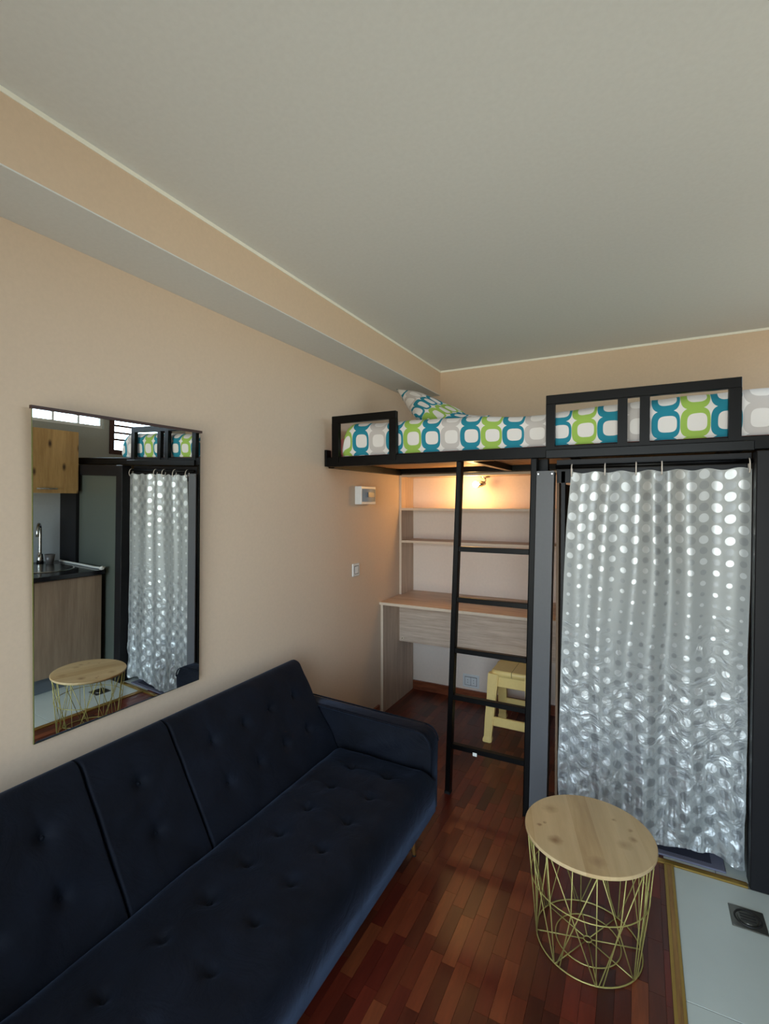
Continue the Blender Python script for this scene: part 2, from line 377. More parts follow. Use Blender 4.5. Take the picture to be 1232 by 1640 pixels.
# windows
def window_strip():
    f = bmesh.new(); y0, y1, z0, z1 = W1Y0, W1Y1, W1Z0, W1Z1
    bx(f, RX+.02, RX+.07, y0, y1, z0, z0+.025); bx(f, RX+.02, RX+.07, y0, y1, z1-.025, z1)
    bx(f, RX+.02, RX+.07, y0, y0+.02, z0+.025, z1-.025); bx(f, RX+.02, RX+.07, y1-.02, y1, z0+.025, z1-.025)
    root = W('window_1', f, M['white_plastic'], kind='structure')
    n = 10
    for k in range(1, n): W('mullion', box(RX+.025, RX+.065, y0+(y1-y0)*k/n-.007, y0+(y1-y0)*k/n+.007, z0+.025, z1-.025), M['white_plastic'], root)
    for k in range(n): W('pane', box(RX+.043, RX+.047, y0+(y1-y0)*k/n+.012, y0+(y1-y0)*(k+1)/n-.012, z0+.026, z1-.026), M['glass'], root)
window_strip()
def window_louvre():
    f = bmesh.new(); y0, y1, z0, z1 = W2Y0, W2Y1, W2Z0, W2Z1; dm = M['dark_frame']
    bx(f, RX-.01, RX+.07, y0-.04, y0, z0-.04, z1); bx(f, RX-.01, RX+.07, y1, y1+.04, z0-.04, z1); bx(f, RX-.01, RX+.07, y0, y1, z0-.04, z0); bx(f, RX-.01, RX+.07, y0-.04, y1+.04, z1, z1+.03)
    root = W('window_2', f, plain('dark red brown wood', srgb(62, 30, 28), .6), kind='structure')
    sm = plain('dark brown slat', srgb(70, 36, 34), .6)
    for k in range(7):
        z = z0+.085+k*.062
        W('slat', box(RX+.01, RX+.04, y0+.002, y1-.002, z, z+.016), sm, root)
    W('pane', box(RX+.055, RX+.059, y0+.002, y1-.002, z0+.002, z1-.002), M['glass'], root)
window_louvre()
def balcony_door():
    f = bmesh.new(); y0, y1 = RY-.09, RY-.03
    for a, b in ((DX0, DX0+.06), (DX1-.06, DX1), ((DX0+DX1)/2-.05, (DX0+DX1)/2+.05)): bx(f, a, b, y0, y1, DZ0, DZ1)
    for a, b in ((DX0+.06, (DX0+DX1)/2-.05), ((DX0+DX1)/2+.05, DX1-.06)):
        bx(f, a, b, y0, y1, DZ0, DZ0+.09); bx(f, a, b, y0, y1, DZ1-.06, DZ1)
    root = W('door_1', f, M['white_plastic'], kind='structure')
    for a, b in ((DX0+.06, (DX0+DX1)/2-.05), ((DX0+DX1)/2+.05, DX1-.06)): W('pane', box(a, b, RY-.062, RY-.058, DZ0+.09, DZ1-.06), M['glass'], root)
    h = bmesh.new(); bar(h, ((DX0+DX1)/2-.02, RY-.02, 1.0), ((DX0+DX1)/2-.02, RY-.02, 1.13), .02, .02, .004); W('handle', h, M['white_plastic'], root)
balcony_door()

# floor: slab, parquet blocks one by one, kitchen tiles, threshold strips
XS0, XS1, YT = 1.627, 1.659, -1.167
fl = W('floor', box(0, RX, RY, 0, -.05, -.006), M['sub'], kind='structure')
BW, BL = .0435, .195
def px(P):
    d = Vector(P)-CAM; c = d.dot(fw)
    return (616+F*d.dot(rt)/c, 820-F*d.dot(up)/c) if c > .05 else (-9999, -9999)
protos = []
for m_ in PQ:
    bm = bmesh.new(); bx(bm, -BW/2+.0004, BW/2-.0004, -BL/2+.0004, BL/2-.0004, -.006, 0)
    me = bpy.data.meshes.new('parquet_block'); bm.to_mesh(me); bm.free(); me.materials.append(m_); protos.append(me)
blocks = []
nrow = int(XS0/BW)+1
for i in range(nrow):
    x0, x1 = i*BW, min((i+1)*BW, XS0)
    off = random.choice([0, .25, .5, .75, .12, .6])*BL
    y = -off
    ya = 0.0
    while ya > RY+.001:
        yb = max(ya-BL if ya < 0 or off == 0 else -off, RY)
        blocks.append((x0, x1, yb, ya)); ya = yb
def seen(b):
    x, y = (b[0]+b[1])/2, (b[2]+b[3])/2
    u_, v_ = px((x, y, 0))
    if not (-20 < u_ < 1260 and 800 < v_ < 1680): return False
    if x < .70 and y < -1.45: return False
    return (1+(.75*0))*1
order = sorted([b for b in blocks if seen(b) and (b[1]-b[0]) > .02 and (b[3]-b[2]) > .05], key=lambda b: (Vector(((b[0]+b[1])/2, (b[2]+b[3])/2, 0))-CAM).length)
chosen = set(order[:300])
rest = bmesh.new()
for b in blocks:
    k = random.choices(range(8), [5, 4, 4, 4, 2, 2, 4, 4])[0]
    if b in chosen:
        o = bpy.data.objects.new('parquet_block', protos[k]); COL.objects.link(o); o.parent = fl
        o.location = Vector(((b[0]+b[1])/2, (b[2]+b[3])/2, random.uniform(-.0003, .0)))-fl.location
        o.scale = ((b[1]-b[0])/BW, (b[3]-b[2])/BL, 1)
    else: bx(rest, b[0]+.0004, b[1]-.0004, b[2]+.0004, b[3]-.0004, -.006, 0, mi=k)
W('parquet_surround', rest, PQ, fl, kind='stuff')
# tiles .6 m, behind the threshold too
tys = [YT-.02, -1.762, -2.36, -2.96, -3.56, RY]; txs = [XS1, 2.235, RX]
for i in range(2):
    for j in range(5): W('floor_tile', box(txs[i]+.0012, txs[i+1]-.0012, tys[j+1]+.0012, tys[j]-.0012, -.006, -.0005, bev=.0006, seg=1), M['tile'], fl)
bt = [1.21, 1.80, 2.40, RX]
for i in range(3):
    for a, b in ((YT+.01, -.58), (-.58, 0)): W('floor_tile', box(bt[i]+.0012, bt[i+1]-.0012, a+.0012, b-.0012, -.006, -.0005, bev=.0006, seg=1), M['tile'], fl)
W('floor_grout', box(XS1, RX, RY, 0, -.0059, -.0016), M['grout'], fl)
t3 = wallbits('trim_3', [(XS0, XS0+.009, RY+.01, YT-.022, -.004, .005)], M['gold'])
W('centre_strip', box(XS0+.009, XS1-.008, RY+.01, YT-.022, -.004, .0035), M['oak_trim'], t3)
W('edge_strip', box(XS1-.008, XS1, RY+.01, YT-.022, -.004, .005), M['gold'], t3)
t4 = wallbits('trim_4', [(1.14, 1.895, YT-.02, YT, -.004, .006)], M['gold'])
W('inner_strip', box(1.2, 1.895, YT, YT+.010, -.004, .002), M['base_wood'], t4)

# bathroom partition under the loft: grey panels in dark frames
pt_ = bmesh.new()
bx(pt_, 1.205, 1.215, -1.10, -.001, 0, 1.5)
wp = W('wall_bathroom', pt_, M['brown_panel'], kind='structure')
bm = prism(bmesh.new(), [(1.105, -1.17, .0), (1.179, -1.17, 0), (1.204, -1.17, 1.55), (1.132, -1.17, 1.55)], (0, .008, 0))
colp = W('grey_panel', bm, M['grey_panel'], wp, label='grey upright cover panel screwed beside the ladder')
for x in (1.139, 1.196): W('screw', lathe(bmesh.new(), [(.0001, 0), (.003, 0), (.003, .003), (.0001, .003)], 0, 0, 10), M['chrome'], colp); o = colp.children[-1]; o.rotation_euler = (PI/2, 0, 0); o.location = Vector((x, -1.1695, 1.537))-wp.location-colp.location
bm = prism(bmesh.new(), [(1.118, -1.161, 0), (1.178, -1.161, 0), (1.203, -1.161, 1.545), (1.14, -1.161, 1.545)], (0, .055, 0)); W('post', bm, M['dark_frame'], wp)
W('jamb', box(1.224, 1.240, -1.10, -1.07, 0, 1.55), M['dark_frame'], wp)
W('header', box(1.205, 1.90, -1.10, -1.07, 1.50, 1.60), M['dark_frame'], wp)
# right hand door leaf in the partition, satin panel in a dark frame
W('frame_post', box(1.900, 1.975, -1.19, -1.12, 0, 1.60, bev=.003, seg=1), M['dark_frame'], wp)
W('frame_post', box(2.50, 2.56, -1.19, -1.12, 0, 1.60), M['dark_frame'], wp)
W('frame_rail', box(1.975, 2.50, -1.185, -1.125, 1.52, 1.60), M['dark_frame'], wp)
W('frame_rail', box(1.975, 2.50, -1.185, -1.125, 0, .09), M['dark_frame'], wp)
W('satin_panel', box(1.975, 2.50, -1.165, -1.150, .09, 1.52), M['satin'], wp, label='satin grey obscured panel in a dark frame')
W('side_panel', box(2.56, RX-.001, -1.18, -1.13, 0, 1.60), M['dark_frame'], wp)

# ================================================================== LOFT BED
YR, ZB, ZT = -1.147, 1.6077, 1.6582
lb = empty('loft_bed', (1.0, -1.13, 0), 'black steel loft bed with ladder and guard rails over the desk and curtain', 'loft bed')
S = M['steel']
bm = bmesh.new(); bx(bm, .018, RX-.002, YR, YR+.04, ZB, ZT, bev=.003, seg=1); W('front_rail', bm, S, lb)
bm = bmesh.new(); bx(bm, .004, .018, YR-.002, YR+.045, ZB+.002, 1.70, bev=.002, seg=1); W('wall_bracket', bm, S, lb)
W('wall_angle', box(.002, .04, YR+.041, -.25, ZB-.005, ZB+.03), S, lb)
W('rear_rail', box(.002, 1.2, -.265, -.225, 1.611, 1.652), S, lb)
for x in (.80, 1.235, 1.86): W('joist', box(x-.018, x+.018, YR+.041, -.266, ZB+.002, ZB+.036), S, lb)
# plywood deck boards
for k in range(6):
    a = .004+k*(RX-.01)/6; W('deck_board', box(a+.001, a+(RX-.01)/6-.001, YR+.042, -.004, ZB+.037, ZB+.052), M['ply'], lb)
def guard(xs, x0, x1):
    bm = bmesh.new(); w = .036
    bx(bm, x0, x1, YR-.004, YR+.024, 1.838, 1.877, bev=.002, seg=1)
    g_ = W('guard_rail', bm, S, lb)
    for a, b in xs: W('upright', box(a, b, YR-.003, YR+.023, ZT-.03, 1.8385), S, g_)
guard([(.0535, .095), (.400, .439)], .0535, .439)
guard([(1.166, 1.203), (1.447, 1.483), (1.527, 1.563), (1.821, 1.861)], 1.166, 1.861)
W('lower_plate', box(1.166, 1.90, YR-.012, YR-.0005, ZB-.004, ZB+.034, bev=.003, seg=1), plain('black gloss lacquer', srgb(10, 10, 10), .38, 0, .2, .2, 12), lb)
# ladder
bm = bmesh.new(); bar(bm, (.7155, YR+.012, .012), (.773, YR+.012, ZB), .024, .03, .003); ls = W('ladder_rail', bm, S, lb)
bm = bmesh.new(); bar(bm, (1.0885, YR+.012, .0), (1.1175, YR+.012, ZB), .026, .034, .003); W('ladder_rail', bm, S, lb)
for z, xa, xb in ((1.193, .757, 1.105), (.950, .748, 1.100), (.706, .739, 1.096), (.478, .731, 1.092), (.238, .723, 1.088)):
    bm = bmesh.new(); bar(bm, (xa+.002, YR+.012, z), (xb+.004, YR+.012, z), .026, .024, .002); rg = W('rung', bm, S, lb)
bm = bmesh.new(); bx(bm, .842, .862, YR-.0035, YR-.002, .218, .234); W('white_patch', bm, M['trim_white'], rg, label='small white patch on lowest rung')  # small flat white patch on the front of the lowest rung
W('foot_cap', box(.7005, .7285, YR-.004, YR+.028, 0, .014), M['rubber'], lb)
W('bed_post', box(1.125, 1.165, YR+.06, YR+.10, 0, ZB+.001), S, lb)

# mattress, sheet, pillow
mt = W('mattress', pad((.03, -1.085, ZB+.052), (1, 0, 0), (0, 1, 0), (0, 0, 1), 1.95, 1.04, .12, .03, nu=20, nv=10, wr=0), M['pink'], smooth=True)
fin(mt, 'pink mattress end showing behind the left guard rail under the printed sheet', 'mattress')
# printed sheet draped over mattress: profile swept along x
bm = bmesh.new(); uvl = bm.loops.layers.uv.new('uv'); rows = []
prof = []   # (y, z) from lower front edge, over the top, to the back
zlow, ztop, yf = ZB+.056, 1.828, -1.100
for k in range(10): prof.append((yf-.0, zlow+(ztop-.05-zlow)*k/9))
for k in range(1, 8): a = k/8*PI/2; prof.append((yf+.05-.05*math.cos(a), ztop-.05+.05*math.sin(a)))
for k in range(0, 26): prof.append((yf+.05+k*.0382, ztop))
for k in range(1, 5): a = k/4*PI/2; prof.append((yf+1.005+.04*math.sin(a), ztop-.04+.04*math.cos(a)))
prof.append((yf+1.045, zlow+.02))
arc = [0]
for p, q in zip(prof, prof[1:]): arc.append(arc[-1]+math.hypot(q[0]-p[0], q[1]-p[1]))
NX = 170; X0, X1 = .098, 2.03
for i in range(NX+1):
    x = X0+(X1-X0)*i/NX; row = []
    ed = min(1, min(x-X0, X1-x)/.05)
    for k, (y, z) in enumerate(prof):
        s_ = arc[k]; n1 = mn.noise(Vector((x*3.1, y*2.2, 1.3)))*.6+mn.noise(Vector((x*9, y*6, z*9)))*.25
        topf = max(0, min(1, (z-1.72)/.08))
        zz = z+topf*(n1*.022+.012*math.exp(-((x-.2)/.35)**2)+.018*math.exp(-((x-1.75)/.3)**2)-.012*math.exp(-((x-1.15)/.3)**2))
        if k > 16 and y > -1.0: zz += .022*max(0, min(1, (y+1.0)/.2))*math.exp(-((x-.3)/.3)**2)
        yy = y-(.010*math.sin(min(1, s_/.17)*PI)+n1*.008)*(1 if k < 17 else 0)
        zz = zlow+.001+(zz-zlow)*(.35+.65*math.sqrt(max(0, 1-(1-ed)**2)))
        v_ = bm.verts.new((x, max(yy, -1.118), zz)); row.append((v_, (x-.058+.0, s_+.0)))
    rows.append(row)
for a, b in zip(rows, rows[1:]):
    for k in range(len(prof)-1):
        f = bm.faces.new((a[k][0], b[k][0], b[k+1][0], a[k+1][0]))
        for lp, q in zip(f.loops, (a[k], b[k], b[k+1], a[k+1])): lp[uvl].uv = (q[1][0]+.0*1+4*.1007*0, q[1][1]-.0073+.1007-.014*max(0, 1-q[1][0]/1.2))
for row in (rows[0], rows[-1]):
    f = bm.faces.new([q[0] for q in row])
    for lp, q in zip(f.loops, row): lp[uvl].uv = (q[1][0], q[1][1])
dv = W('bed_sheet', bm, M['bedding'], smooth=True); fin(dv, 'white duvet printed with teal, green and grey rings spread over the loft bed', 'duvet')
# pillow: two bulging faces, propped up at one corner and sagging onto the duvet
def pillow(name, C_, U_, V_, lu, lv, th, zf, label, uvrot=.5):
    U_ = Vector(U_).normalized(); V_ = Vector(V_).normalized(); N_ = U_.cross(V_).normalized(); C_ = Vector(C_)
    bm = bmesh.new(); uvl = bm.loops.layers.uv.new('uv'); n = 30; T_, B_ = {}, {}; UVs = {}
    for sgn, D in ((1, T_), (-1, B_)):
        for i in range(n+1):
            for j in range(n+1):
                if sgn < 0 and (i in (0, n) or j in (0, n)): D[i, j] = T_[i, j]; continue
                a, b = i/n*2-1, j/n*2-1
                h = th/2*max(0, (1-a**4)*(1-b**4))**.6
                x = a*lu/2*(1-.09*(1-b*b)*abs(a)**3); y = b*lv/2*(1-.09*(1-a*a)*abs(b)**3)
                z = sgn*h*(1+.2*mn.noise(Vector((x*9, y*9, sgn*2.0))))+.012*mn.noise(Vector((x*7, y*7, 5)))
                p = C_+U_*x+V_*y+N_*z
                f_ = zf+(.012 if sgn > 0 else 0)+.03*(1-a*a)*(1-b*b)*(1 if sgn > 0 else 0)
                k_ = .018; q = (p.z-f_)/k_; p.z = f_+(k_*math.log(1+math.exp(q)) if q < 30 else p.z-f_)
                v_ = bm.verts.new(p); D[i, j] = v_; UVs[v_] = (x*math.cos(uvrot)-y*math.sin(uvrot)+.42, x*math.sin(uvrot)+y*math.cos(uvrot)+.30)
        for i in range(n):
            for j in range(n):
                q = [D[i, j], D[i+1, j], D[i+1, j+1], D[i, j+1]]
                f = bm.faces.new(q if sgn > 0 else q[::-1])
                for lp in f.loops: lp[uvl].uv = UVs[lp.vert]
    return fin(W(name, bm, M['bedding'], smooth=True), label, 'pillow')
pillow('pillow', (.50, -.70, 1.912), (.448, 0, -.20), (-.21, .20, .215), .49, .37, .12, 1.862, 'plump ring-printed pillow propped on the bed by the left wall', .75)

# ================================================================== DESK AND SHELVES
dk = empty('desk', (.59, -.256, 0), 'light oak laminate desk fitted between the wall and ladder post under the bed', 'desk')
DD = .512
bm = bmesh.new(); bx(bm, .001, 1.195, -DD, -.002, .732, .750, bev=.001, seg=1); tp = W('desktop', bm, M['desk'], dk)
W('edge_band', box(.001, 1.195, -DD-.0015, -DD+.0002, .7325, .7495), M['desk_edge'], tp)
sp = W('side_panel', box(.001, .018, -DD+.02, -.016, 0.001, .7315), M['desk_v'], dk); W('edge_band', box(.001, .018, -DD+.0185, -DD+.0202, .001, .7315), M['desk_edge'], sp)
W('side_panel', box(1.177, 1.195, -DD+.02, -.016, 0.001, .7315), M['desk_v'], dk)
mp = W('modesty_panel', box(.0185, 1.1765, -.245, -.228, .425, .7315), M['desk'], dk)
for x in (.042,):
    c_ = lathe(bmesh.new(), [(.0002, 0), (.011, 0), (.011, .003), (.0002, .003)], 0, 0, 18); o = W('bracket_cover', c_, M['desk_edge'], mp); o.rotation_euler = (PI/2, 0, 0); o.location = Vector((x, -.2455, .447))-dk.location-mp.location
    c_ = lathe(bmesh.new(), [(.0002, 0), (.0035, 0), (.0035, .002), (.0002, .002)], 0, 0, 12); o = W('screw', c_, M['chrome'], mp); o.rotation_euler = (PI/2, 0, 0); o.location = Vector((x, -.2487, .447))-dk.location-mp.location
su = empty('shelf_unit', (.59, -.1, .7505), 'light oak laminate open shelf unit standing on the desk against the back wall', 'shelf')
SD = .2075
sp = W('side_panel', box(.001, .018, -SD, -.002, .7508, 1.608), M['desk_v'], su); W('edge_band', box(.001, .018, -SD-.0015, -SD+.0002, .7508, 1.608), M['desk_edge'], sp)
W('side_panel', box(1.177, 1.195, -SD, -.002, .7508, 1.608), M['desk_v'], su)
for z in (1.608, 1.3718, 1.1417):
    s_ = W('shelf', box(.0185, 1.1765, -SD, -.002, z-.017, z-.001), M['desk'], su); W('edge_band', box(.0185, 1.1765, -SD-.0015, -SD+.0002, z-.017, z-.001), M['desk_edge'], s_)

# spot lamp under the top shelf
LX, LY, LZ = .560, -.095, 1.536
sl = empty('spot_lamp', (LX, LY, 1.585), 'small chrome spotlight with a glowing warm bulb under the top shelf', 'lamp')
W('mount', lathe(bmesh.new(), [(.0002, 1.5905), (.032, 1.5905), (.034, 1.585), (.030, 1.578), (.0002, 1.577)][::-1], LX+.03, LY+.02, 24), M['chrome'], sl, True)
bm = bmesh.new(); tube(bm, [(LX+.03, LY+.02, 1.578), (LX+.032, LY+.02, 1.56), (LX+.022, LY+.01, 1.545)], .006, 8); W('arm', bm, M['chrome'], sl, True)
a = Vector((LX+.028, LY+.018, LZ+.006)); b = Vector((LX-.008, LY-.022, LZ-.002))
bm = bmesh.new(); tube(bm, [a, a+(b-a)*.25, a+(b-a)*.5, b], .014, 16, r1=.024); W('shade', bm, M['chrome'], sl, True)
bm = bmesh.new(); bmesh.ops.create_uvsphere(bm, u_segments=20, v_segments=12, radius=.021); bmesh.ops.translate(bm, verts=bm.verts, vec=(LX-.020, LY-.034, LZ-.003)); W('bulb', bm, M['bulb'], sl, True)
pl = bpy.data.lights.new('bulb_light', 'POINT'); pl.energy = 2.5; pl.color = (1, .60, .22); pl.shadow_soft_size = .03
o = bpy.data.objects.new('bulb_light', pl); COL.objects.link(o); o.location = (LX-.045, LY-.068, LZ-.006)

# ================================================================== WALL FITTINGS
fb = empty('fuse_box', (.0, -.735, 1.40), 'white fuse box with a smoked blue cover on the left wall', 'fuse box')
W('housing', box(.001, .048, -.826, -.645, 1.401, 1.512, bev=.004), M['white_plastic'], fb)
bm = bmesh.new()
pf = [(.0485+.018*math.sin(PI*k/10), -.818+.166*k/10) for k in range(11)]
prism(bm, [(x, y, 1.418) for x, y in pf], (0, 0, .078)); cv = W('cover', bm, M['tint'], fb)
W('breaker_row', box(.0625, .069, -.775, -.705, 1.445, 1.474), M['soap'], cv)
sw = empty('light_switch', (0, -.823, .967), 'white double rocker light switch on the left wall below the fuse box', 'switch')
W('plate', box(.001, .010, -.862, -.785, .966, 1.043, bev=.003), M['white_plastic'], sw)
for y in (-.842, -.822): W('rocker', box(.010, .0135, y, y+.0185, .983, 1.026, bev=.0015), M['white_plastic'], sw)
W('surround', box(.0098, .0112, -.847, -.799, .979, 1.030), M['soap'], sw)
ot = empty('wall_outlet', (.47, 0, .085), 'white double wall socket low on the back wall under the desk', 'outlet')
W('plate', box(.411, .532, -.010, -.001, .086, .180, bev=.003), M['white_plastic'], ot)
W('surround', box(.427, .516, -.0112, -.0098, .102, .164), M['soap'], ot)
for x in (.430, .473):
    W('socket', box(x, x+.0405, -.0150, -.0112, .105, .161, bev=.002), M['white_plastic'], ot)
    for dz in (-.009, .009): W('hole', box(x+.018, x+.0225, -.0156, -.0149, .131+dz, .1355+dz), M['dark_hole'], ot)

# mirror: leans a touch off the wall
n = Vector((.99953, -.0209, -.02256)).normalized(); zc = Vector((0, 0, 1)); vy = zc.cross(n).normalized(); vz = n.cross(vy)
MC = Vector((.0256, -2.3177, 1.2059)); hw, hh = .2887, .4774
mrr = empty('wall_mirror', MC-vz*hh, 'tall frameless rectangular mirror with a dark top strip hung above the sofa', 'mirror')
def slab(c, hu, hv, t0, t1):
    bm = bmesh.new(); p = [c+vy*a+vz*b for a, b in ((-hu, -hv), (hu, -hv), (hu, hv), (-hu, hv))]
    prism(bm, [q+n*t0 for q in p], n*(t1-t0)); return bm
W('backing', slab(MC, hw, hh, -.005, -.0006), M['glass_edge'], mrr)
W('glass', slab(MC, hw-.0012, hh-.001, -.0006, 0), M['mirror'], mrr)
W('top_strip', slab(MC+vz*(hh+.002), hw+.004, .0045, -.007, .005), plain('dark brown strip', srgb(58, 34, 26), .5), mrr)
W('hanger', slab(MC+vz*(hh-.03), .02, .01, -.0125, -.0052), M['dark_frame'], mrr)

# ================================================================== SOFA
V = M['velvet']
sf = empty('sofa', (.45, -2.4, 0), 'navy blue velvet button-tufted sofa bed with slim brass legs along the left wall', 'sofa')
SY0, SY1 = -1.549, -3.26
bys = [-1.664-.152*k for k in range(12)]
sb = []
for k, y in enumerate([-1.69, -1.835, -1.985, -2.135, -2.285, -2.43, -2.575, -2.725, -2.875, -3.02, -3.17]):
    for x in (.505, .668): sb.append((SY0-y, x-.34))
def seatfold(a, b):
    h = 0
    for (ba, bb) in sb:
        q = abs(b-bb)
        if q < .12 and abs(a-ba) < .02: h -= .004*math.exp(-((a-ba)/.006)**2)*(1-q/.12)
    return h
W('seat_cushion', pad((.34, SY0, .175), (0, -1, 0), (1, 0, 0), (0, 0, 1), SY0-SY1, .474, .175, .06, sb, nu=230, nv=70, wr=.011, dent=.017, sig=.013, crown=.006, fold=seatfold), V, sf, True)
for (a, b) in sb:
    bm = bmesh.new(); bmesh.ops.create_uvsphere(bm, u_segments=10, v_segments=6, radius=.008); bmesh.ops.scale(bm, verts=bm.verts, vec=(1, 1, .5)); bmesh.ops.translate(bm, verts=bm.verts, vec=(.34+b, SY0-a, .175+.175-.0225)); W('tuft_button', bm, V, sf, True)
W('seat_base', box(.30, .800, SY1, SY0, .135, .185, bev=.015), V, sf, True)
pa, pb_ = Vector((.362, 0, .30)), Vector((.122, 0, .697)); vdir = (pb_-pa).normalized(); ndir = Vector((vdir.z, 0, -vdir.x)); LV = (pb_-pa).length; TH = .105
for y0, y1, bl in ((-1.547, -2.263, [(-1.664-.152*k) for k in range(4)]), (-2.2645, -2.5495, [-2.407]), (-2.551, -3.247, [-2.678, -2.83, -2.98, -3.13])):
    bt_ = [(y0-y, s_) for y in bl for s_ in (.165, .315)]
    def bf(a, b, bt_=bt_, L=y0-y1):
        h = 0
        for (ba, bb) in bt_:     # short pleats above each button
            if 0 < b-bb < .09: h -= .0045*math.exp(-((a-ba-.15*(b-bb))/.006)**2)*(1-(b-bb)/.09)
        if L > .5: h += .006*math.sin(18*(a*.7+b*1.3))*math.exp(-((a-.06)/.08)**2-((b-.14)/.09)**2)
        return h
    bc = W('back_cushion', pad(pa+Vector((0, y0, 0))-ndir*TH, (0, -1, 0), vdir, ndir, y0-y1, LV, TH, .04, bt_, ru=.006, nu=int((y0-y1)*150), nv=70, wr=.007, dent=.015, sig=.013, crown=.004, fold=bf), V, sf, True)
    for (a, b) in bt_:
        bm = bmesh.new(); bmesh.ops.create_uvsphere(bm, u_segments=10, v_segments=6, radius=.007); bmesh.ops.translate(bm, verts=bm.verts, vec=pa+Vector((0, y0-a, 0))+vdir*b-ndir*.022); W('tuft_button', bm, V, bc, True)
def armrest(y0, y1):
    r = .06; x0, x1, z0, z1 = .10, .792, .15, .500; pts = [(x0, y0, z0), (x1, y0, z0)]
    for k in range(7): a = k/6*PI/2; pts.append((x1-r+r*math.cos(a), y0, z1-.02-r+r*math.sin(a)))
    pts.append((x0, y0, z1))
    bm = prism(bmesh.new(), pts, (0, y1-y0, 0)); bmesh.ops.bevel(bm, geom=[e_ for e_ in bm.edges if abs(e_.verts[0].co.y-e_.verts[1].co.y) < 1e-5], offset=.016, segments=3, affect='EDGES', profile=.5)
    a_ = W('armrest', bm, V, sf, True)
    for yy in (y0+.004, y1-.004):
        bm = bmesh.new(); tube(bm, [(p[0]-(.002 if p[0] > .5 else -.002), yy, p[2]-.003) for p in pts[2:]], .0035, 6); W('piping', bm, V, a_, True)
armrest(-1.466, -1.545); armrest(-3.345, -3.268)
for x in (.742, .20):
    for y in (-1.60, -3.20):
        bm = bmesh.new(); s_ = .03 if x > .5 else -.03
        tube(bm, [(x-s_*.6, y, .14), (x, y, .004)], .013, 12, r1=.007); lg = W('leg', bm, M['leg_gold'], sf, True)
        W('foot_pad', lathe(bmesh.new(), [(.0002, 0), (.008, 0), (.008, .005), (.0002, .005)], x, y, 12), M['rubber'], lg)

# ================================================================== STOOL
stl = empty('plastic_stool', (.875, -.36, 0), 'pale yellow plastic step stool under the desk behind the ladder', 'stool')
Yw = M['yellow']; SX, SYc = .868, -.36; HT = .405
def srect(hx, hy, z, r=.03, n=5):
    p = []
    for cx_, cy_, a0 in ((hx-r, hy-r, 0), (-hx+r, hy-r, PI/2), (-hx+r, -hy+r, PI), (hx-r, -hy+r, 1.5*PI)):
        for k in range(n+1): a = a0+k/n*PI/2; p.append(Vector((SX+cx_+r*math.cos(a), SYc+cy_+r*math.sin(a), z)))
    return p
bm = bmesh.new()
for hx0, sgn in ((0, -1), (0, 1)): pass
levels = [(.128, .122, HT-.035), (.125, .119, HT-.008), (.118, .112, HT)]
rings = [[bm.verts.new(p) for p in srect(*l)] for l in levels]
for a, b in zip(rings, rings[1:]):
    for k in range(len(a)): bm.faces.new((a[k], a[(k+1) % len(a)], b[(k+1) % len(a)], b[k]))
bm.faces.new(rings[-1]); bm.faces.new(rings[0][::-1])
st_ = W('seat', bm, Yw, stl, True)
for f in st_.data.polygons:
    if abs(f.normal.z) > .9: f.use_smooth = False
W('seam', box(SX-.0008, SX+.0008, SYc-.1255, SYc+.112, HT-.03, HT+.0006), plain('dark seam line', srgb(120, 100, 50), .6), st_)
HB = .137  # half foot spread along x;
HBY = .195
def legline(sx_, sy_, z):   # centre of a leg at height z
    k = 1-z/(HT-.03); return Vector((SX+sx_*(.108+(HB-.120)*k), SYc+sy_*(.104+(HBY-.118)*k), z))
for sx_ in (-1, 1):
    for sy_ in (-1, 1):
        bm = bmesh.new(); secs = []
        for z, w_ in ((0, .026), (.012, .027), (.03, .022), (.13, .026), (.25, .027), (.33, .030), (HT-.02, .031)):
            c_ = legline(sx_, sy_, min(z, HT-.031)); c_.z = z
            secs.append([bm.verts.new(c_+Vector((a*w_, b*w_*.85, 0))) for a, b in ((-1, -1), (1, -1), (1, 1), (-1, 1))])
        for a, b in zip(secs, secs[1:]):
            for k in range(4): bm.faces.new((a[k], a[(k+1) % 4], b[(k+1) % 4], b[k]))
        bm.faces.new(secs[0][::-1]); bm.faces.new(secs[-1])
        bmesh.ops.bevel(bm, geom=[e for e in bm.edges if abs(e.verts[0].co.z-e.verts[1].co.z) > .008], offset=.006, segments=2, affect='EDGES')
        W('leg', bm, Yw, stl)
for sy_ in (-1, 1):
    z = .115; a, b = legline(-1, sy_, z), legline(1, sy_, z); bm = bmesh.new(); bar(bm, a+Vector((.01, 0, 0)), b-Vector((.01, 0, 0)), .018, .054, .004); W('stretcher', bm, Yw, stl)
    z = HT-.06; a, b = legline(-1, sy_, z), legline(1, sy_, z); bm = bmesh.new(); bar(bm, a, b, .016, .075, .003); W('apron', bm, Yw, stl)
for sx_ in (-1, 1):
    z = HT-.06; a, b = legline(sx_, -1, z), legline(sx_, 1, z); bm = bmesh.new(); bar(bm, a, b, .016, .075, .003); W('apron', bm, Yw, stl)

